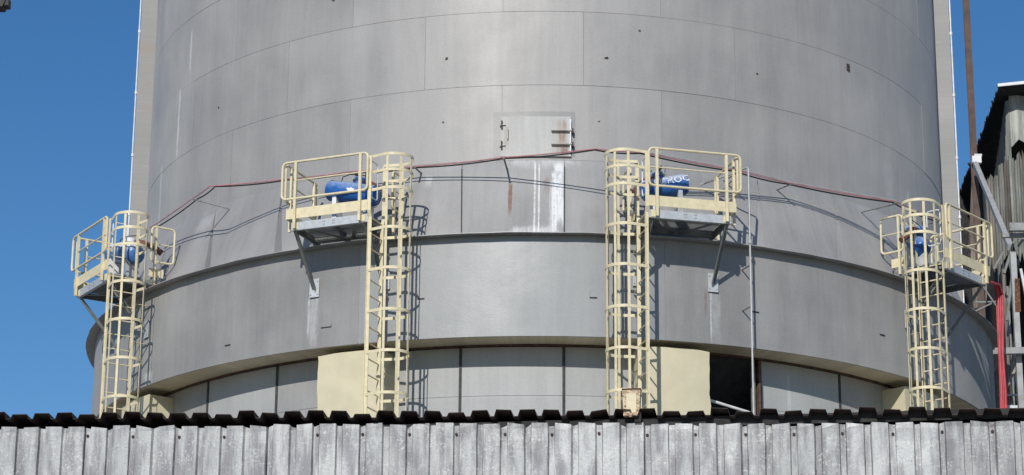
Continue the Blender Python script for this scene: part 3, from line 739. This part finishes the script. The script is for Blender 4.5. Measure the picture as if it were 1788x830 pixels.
# ------------------------------------------------------------------ right-hand side: ruined corrugated building, posts and steel frame
NY = 62.0
E0 = at_y(1745, 152, NY); ZE = E0.z
E1 = at_z(1688, 292, ZE)
E2 = at_z(1673, 345, ZE)
W0 = at_z(1760, 172, ZE-.05); W1 = at_z(1741, 300, ZE-.05)
bld = thing('ruined_building', 'dilapidated tall building clad in torn corrugated sheets with a dark eave', 'building', (E0.x, E0.y, 0))
B0 = Vector((E0.x, E0.y, 0))
def corr_sheet(name, a, b, z0a, z0b, z1, mat, seed, depth=.08, pitch=.17, jag=.0, jag_top=0.0):
    """vertical corrugated sheet between plan points a and b (world), bottom z0a..z0b, top z1"""
    rr = random.Random(seed); a = Vector((a.x, a.y, 0)); b = Vector((b.x, b.y, 0)); L = (b-a).length; d = (b-a).normalized(); nrm = Vector((d.y, -d.x, 0))
    n = max(2, int(L/pitch)); O, I = [], []; lo, hi = [], []
    for k in range(n*2+1):
        u = k/(n*2); h = depth if k % 2 else 0
        p = a+d*L*u+nrm*(h+rr.uniform(-.01, .01))-B0
        zb = z0a+(z0b-z0a)*u+rr.uniform(-jag, jag); zt = z1+rr.uniform(-jag_top, jag_top)
        lo.append((p.x, p.y, zb)); hi.append((p.x, p.y, zt))
    off_ = nrm*-.01
    sh = lambda l: [(x+off_.x, y+off_.y, z) for x, y, z in l]
    return MB().slab([lo, hi], [sh(lo), sh(hi)]).build(name, M[mat], bld, False)
wdir = (W1-W0); wdir.z = 0; wl = wdir.length; wd = wdir.normalized()
ns = max(6, int(wl/1.0))
for k in range(ns):
    a = W0+wd*wl*k/ns; b = W0+wd*wl*(k+.97)/ns; rr = random.Random(k)
    up = 2.0+rr.uniform(-.3, .3)-k*.05
    corr_sheet('wall_sheet', b, a, ZE-up-rr.uniform(-.3, .3), ZE-up, ZE-.1, 'zinc_old', k, jag=.12)
# front facade
FX = at_y(1760, 172, W0.y).x
for k in range(8):
    a = Vector((W0.x+.02+k*.8, W0.y, 0)); b = Vector((W0.x+.02+k*.8+.78, W0.y+.0, 0))
    corr_sheet('facade_sheet', a, b, ZE-1.35-.15*(k % 2), ZE-1.25, ZE+.02+k*.10, 'zinc_old', 200+k, depth=.06, pitch=.26, jag=.14)
# lower screen of torn sheets standing proud of the wall
for k in range(8):
    x0_, x1_ = 1719+k*9.6, 1719+k*9.6+9.2; rr = random.Random(400+k)
    pa, pb_ = at_y(x0_, 400, 60.9-.10*k), at_y(x1_, 400, 60.85-.10*k)
    zt = at_y((x0_+x1_)/2, 322-k*7.6+rr.uniform(-8, 8), 60.9-.1*k).z
    corr_sheet('torn_sheet', pa, pb_, at_y(x0_, 470-k*4, 60.9).z+rr.uniform(-.6, .2), at_y(x1_, 470-k*4, 60.9).z+rr.uniform(-.6, .2), zt, 'zinc_old' if k not in (1, 4) else 'zinc_brown', 400+k, depth=.07, pitch=.17, jag=.16, jag_top=.14)
# roof with overhanging eave and verge
q = lambda p, dz=0.0: (p.x-B0.x, p.y-B0.y, p.z+dz)
far = E2
rx = 8.0; rise = .9
rr = random.Random(3); nk = 40
O, I = [], []
for j in range(2):
    ro, ri = [], []
    for k in range(nk*2+1):
        u = k/(nk*2); p = E0.lerp(far, u); p.z = ZE
        hz = (.07 if k % 2 else 0)
        x = p.x-B0.x+(rx if j else rr.uniform(-.025, .025)-(0 if k % 11 else .05)); z = ZE+(rise if j else 0)+hz
        ro.append((x, p.y-B0.y, z+.02)); ri.append((x, p.y-B0.y, z-.02))
    O.append(ro); I.append(ri)
MB().slab(O, I).build('roof', M['near_black'], bld, False)  # near-black all over, eave shade put into the colour
MB().quad_box([(-.05, -.06, ZE-.01), (rx, -.06, ZE+rise-.01), (rx, -.01, ZE+rise-.01), (-.05, -.01, ZE-.01), (-.05, -.06, ZE+.07), (rx, -.06, ZE+rise+.07), (rx, -.01, ZE+rise+.07), (-.05, -.01, ZE+.07)]).build('fascia', M['white'], bld, False)
# inner structure, its shade put into the near-black colour
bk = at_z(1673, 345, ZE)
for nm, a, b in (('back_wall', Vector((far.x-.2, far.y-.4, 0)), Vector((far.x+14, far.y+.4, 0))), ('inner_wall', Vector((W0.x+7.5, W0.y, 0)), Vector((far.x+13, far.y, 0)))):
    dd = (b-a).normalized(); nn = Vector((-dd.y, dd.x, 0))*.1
    MB().quad_box([q(a), q(b), q(b+nn), q(a+nn), q(a, ZE-.05), q(b, ZE-.05), q(b+nn, ZE-.05), q(a+nn, ZE-.05)]).build(nm, M['near_black'], bld, False)
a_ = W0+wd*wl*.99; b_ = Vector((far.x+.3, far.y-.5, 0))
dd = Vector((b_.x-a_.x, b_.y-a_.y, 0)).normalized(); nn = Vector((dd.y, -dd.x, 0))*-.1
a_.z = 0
MB().quad_box([q(a_), q(b_), q(b_-nn), q(a_-nn), q(a_, ZE-.06), q(b_, ZE-.06), q(b_-nn, ZE-.06), q(a_-nn, ZE-.06)]).build('unlit_opening_sheet', M['near_black'], bld, False)  # near-black sheet added to stand in for the unlit opening
for k, (z, u0, u1) in enumerate(((ZE-4.6, .0, 1.0), (ZE-7.2, .2, 1.0))):
    a = W0+wd*wl*u0; b = W0+wd*wl*u1
    MB().bar(q(Vector((a.x, a.y, z))), q(Vector((b.x, b.y, z))), .12, .18).build('wall_girt', M['darksteel'], bld, False)

# brown post with white junction box
pb = at_y(1700, 265, 57.0)
post = thing('steel_post', 'tall slim brown steel post rising above the eave into the sky', 'post', (pb.x, pb.y, 0))
mb = MB()
for (x0, x1, y0, y1) in ((-.075, .075, -.06, -.05), (-.075, .075, .05, .06), (-.006, .006, -.05, .05)): mb.box(x0, x1, y0, y1, 0, 32)
mb.build('shaft', M['brown'], post, False)
jb = at_y(1704, 279, 56.85)-Vector((pb.x, pb.y, 0))
MB().box(jb.x-.10, jb.x+.12, jb.y-.08, jb.y+.07, jb.z-.10, jb.z+.07).build('junction_box', M['white'], post, False)
MB().box(jb.x-.04, jb.x+.14, jb.y-.05, jb.y+.05, jb.z+.071, jb.z+.13).build('lamp_hood', M['galv'], post, False)
# inclined channel and the hanging torn sheet
s0, s1 = at_y(1703, 287, 56.6), at_y(1764, 432, 51.0)
tag(MB().bar(s0, s1, .11, .13, (0, 0, 1)).build('inclined_channel', M['conduit'], None, False), 'pale galvanised channel slanting down from the brown post to the steel frame', 'beam')
rr = random.Random(11); top_e, bot_e = [], []
O, I = [], []
edge = [((1697, 300), (1700, 302)), ((1695, 340), (1707, 345)), ((1693, 390), (1714, 395)), ((1690, 440), (1721, 445)), ((1690, 490), (1724, 485)), ((1695, 540), (1722, 535))]
for (l, r) in edge:
    ro, ri = [], []
    for k in range(9):
        u = k/8; p = at_y(l[0]+(r[0]-l[0])*u+rr.uniform(-1, 1)*.5, l[1]+(r[1]-l[1])*u, 57.4+(.05 if k % 2 else 0)); ro.append(p); ri.append(p+Vector((0, .012, 0)))
    O.append(ro); I.append(ri)
tag(MB().slab(O, I).build('torn_sheet', M['zinc_brown'], None, False), 'narrow torn brown corrugated sheet hanging below the white junction box', 'metal sheet')

# steel frame beside the skirt
FY = 50.0
fr0 = at_y(1768, 720, FY); fr0.z = 0
frame = thing('steel_trestle', 'galvanised steel trestle with rust stains standing beside the silo skirt', 'trestle', fr0)
def fl(px, py, dy=0.0): return at_y(px, py, FY+dy)-fr0
def fbar(name, a, b, w_, h_, mat='galv_dull', up=(0, 0, 1)): return MB().bar(a, b, w_, h_, up).build(name, M[mat], frame, False)
def vpost(name, px, py0, w_, mat, dy=0.0):
    t_ = fl(px, py0, dy); mb = MB().box(t_.x-w_/2, t_.x+w_/2, t_.y-.01, t_.y+.01, 0, t_.z)
    mb.box(t_.x-w_/2, t_.x-w_/2+.012, t_.y+.011, t_.y+w_, 0, t_.z); mb.box(t_.x+w_/2-.012, t_.x+w_/2, t_.y+.011, t_.y+w_, 0, t_.z)
    return mb.build(name, M[mat], frame, False)
vpost('column', 1769, 440, .12, 'galv_dull'); vpost('column', 1802, 395, .12, 'galv_dull', 1.2); vpost('column', 1752, 470, .06, 'zinc_brown', 1.0)
vpost('column', 1759, 500, .05, 'darksteel', 1.9)
t_ = fl(1774, 487); b_ = fl(1777, 545)
MB().quad_box([(b_.x-.055, b_.y-.022, b_.z), (b_.x+.06, b_.y-.022, b_.z), (b_.x+.06, b_.y-.012, b_.z), (b_.x-.055, b_.y-.012, b_.z), (t_.x-.03, t_.y-.022, t_.z), (t_.x+.07, t_.y-.022, t_.z), (t_.x+.07, t_.y-.012, t_.z), (t_.x-.03, t_.y-.012, t_.z)]).build('rust_plate', M['rusty'], frame, False)
fbar('beam', fl(1762, 397, -.2), fl(1860, 397, -.2), .10, .17); fbar('beam', fl(1750, 412, .1), fl(1860, 410, .1), .08, .08)
fbar('beam', fl(1733, 614, -.2), fl(1860, 611, -.2), .10, .13); fbar('beam', fl(1744, 690, .9), fl(1850, 691, .9), .05, .04, 'conduit'); fbar('beam', fl(1748, 711, .9), fl(1850, 712, .9), .05, .07, 'galv')
fbar('brace', fl(1753, 478, .4), fl(1778, 398, .4), .08, .05, 'darksteel'); fbar('brace', fl(1778, 430, .3), fl(1800, 400, .3), .08, .05, 'darksteel')
fbar('brace', fl(1758, 560, .6), fl(1772, 438, .6), .05, .05, 'darksteel'); fbar('brace', fl(1756, 680, .5), fl(1775, 640, .5), .05, .05, 'zinc_brown'); fbar('brace', fl(1735, 470, .8), fl(1752, 440, .8), .04, .04, 'darksteel')
fbar('brace', fl(1700, 545, 1.6), fl(1742, 525, 1.6), .03, .03, 'darksteel'); fbar('brace', fl(1702, 528, 1.8), fl(1745, 527, 1.8), .03, .03, 'darksteel'); fbar('brace', fl(1716, 500, 1.5), fl(1740, 535, 1.5), .03, .03, 'darksteel')
fbar('brace', fl(1782, 470, .2), fl(1800, 560, .2), .07, .05, 'galv')
# red hoses
rh = thing('red_hoses', 'bundle of red hoses hanging from the platform beside the steel frame', 'hose', at_y(1745, 720, 49.2)*1.0)
o_ = rh.location.copy()
for k, (dx, dy) in enumerate(((0, 0), (4, .05), (8, .02), (-3, .06))):
    pts = [at_y(x+dx*wq, y, yy+dy)-o_ for x, y, yy, wq in ((1716, 494, 48.3, .1), (1728, 493, 48.6, .4), (1739, 498, 49.0, .8), (1743, 515, 49.2, 1), (1744, 560, 49.2, .9), (1746, 620, 49.2, .6), (1749, 680, 49.2, .8), (1751, 760, 49.2, .9))]
    MB().tube(dens(pts, 0, 3), .026 if k < 3 else .016, 8).build('hose', M['red'], rh)

# ------------------------------------------------------------------ lamp whose head just enters the frame
lb = at_y(-90, 400, 34.0)
lamp = thing('yard_lamp', 'black lamp head poking into view high against the sky', 'lamp', (lb.x, lb.y, 0))
hd = at_y(17, 13, 34.0)-Vector((lb.x, lb.y, 0))
MB().tube([(0, 0, 0), (0, 0, hd.z-.2), (.03, 0, hd.z-.02), (.12, 0, hd.z+.06)], [.07, .05, .045, .04], 10).build('pole', M['black'], lamp)
MB().quad_box([(.08, -.12, hd.z-.03), (hd.x-.085, -.12, hd.z-.03), (hd.x-.085, .12, hd.z-.03), (.08, .12, hd.z-.03), (.06, -.10, hd.z+.13), (hd.x-.03, -.10, hd.z+.13), (hd.x-.03, .10, hd.z+.13), (.06, .10, hd.z+.13)]).build('head', M['black'], lamp, False)
MB().box(hd.x-.12, hd.x-.005, -.09, .09, hd.z, hd.z+.12).build('visor', M['black'], lamp, False)
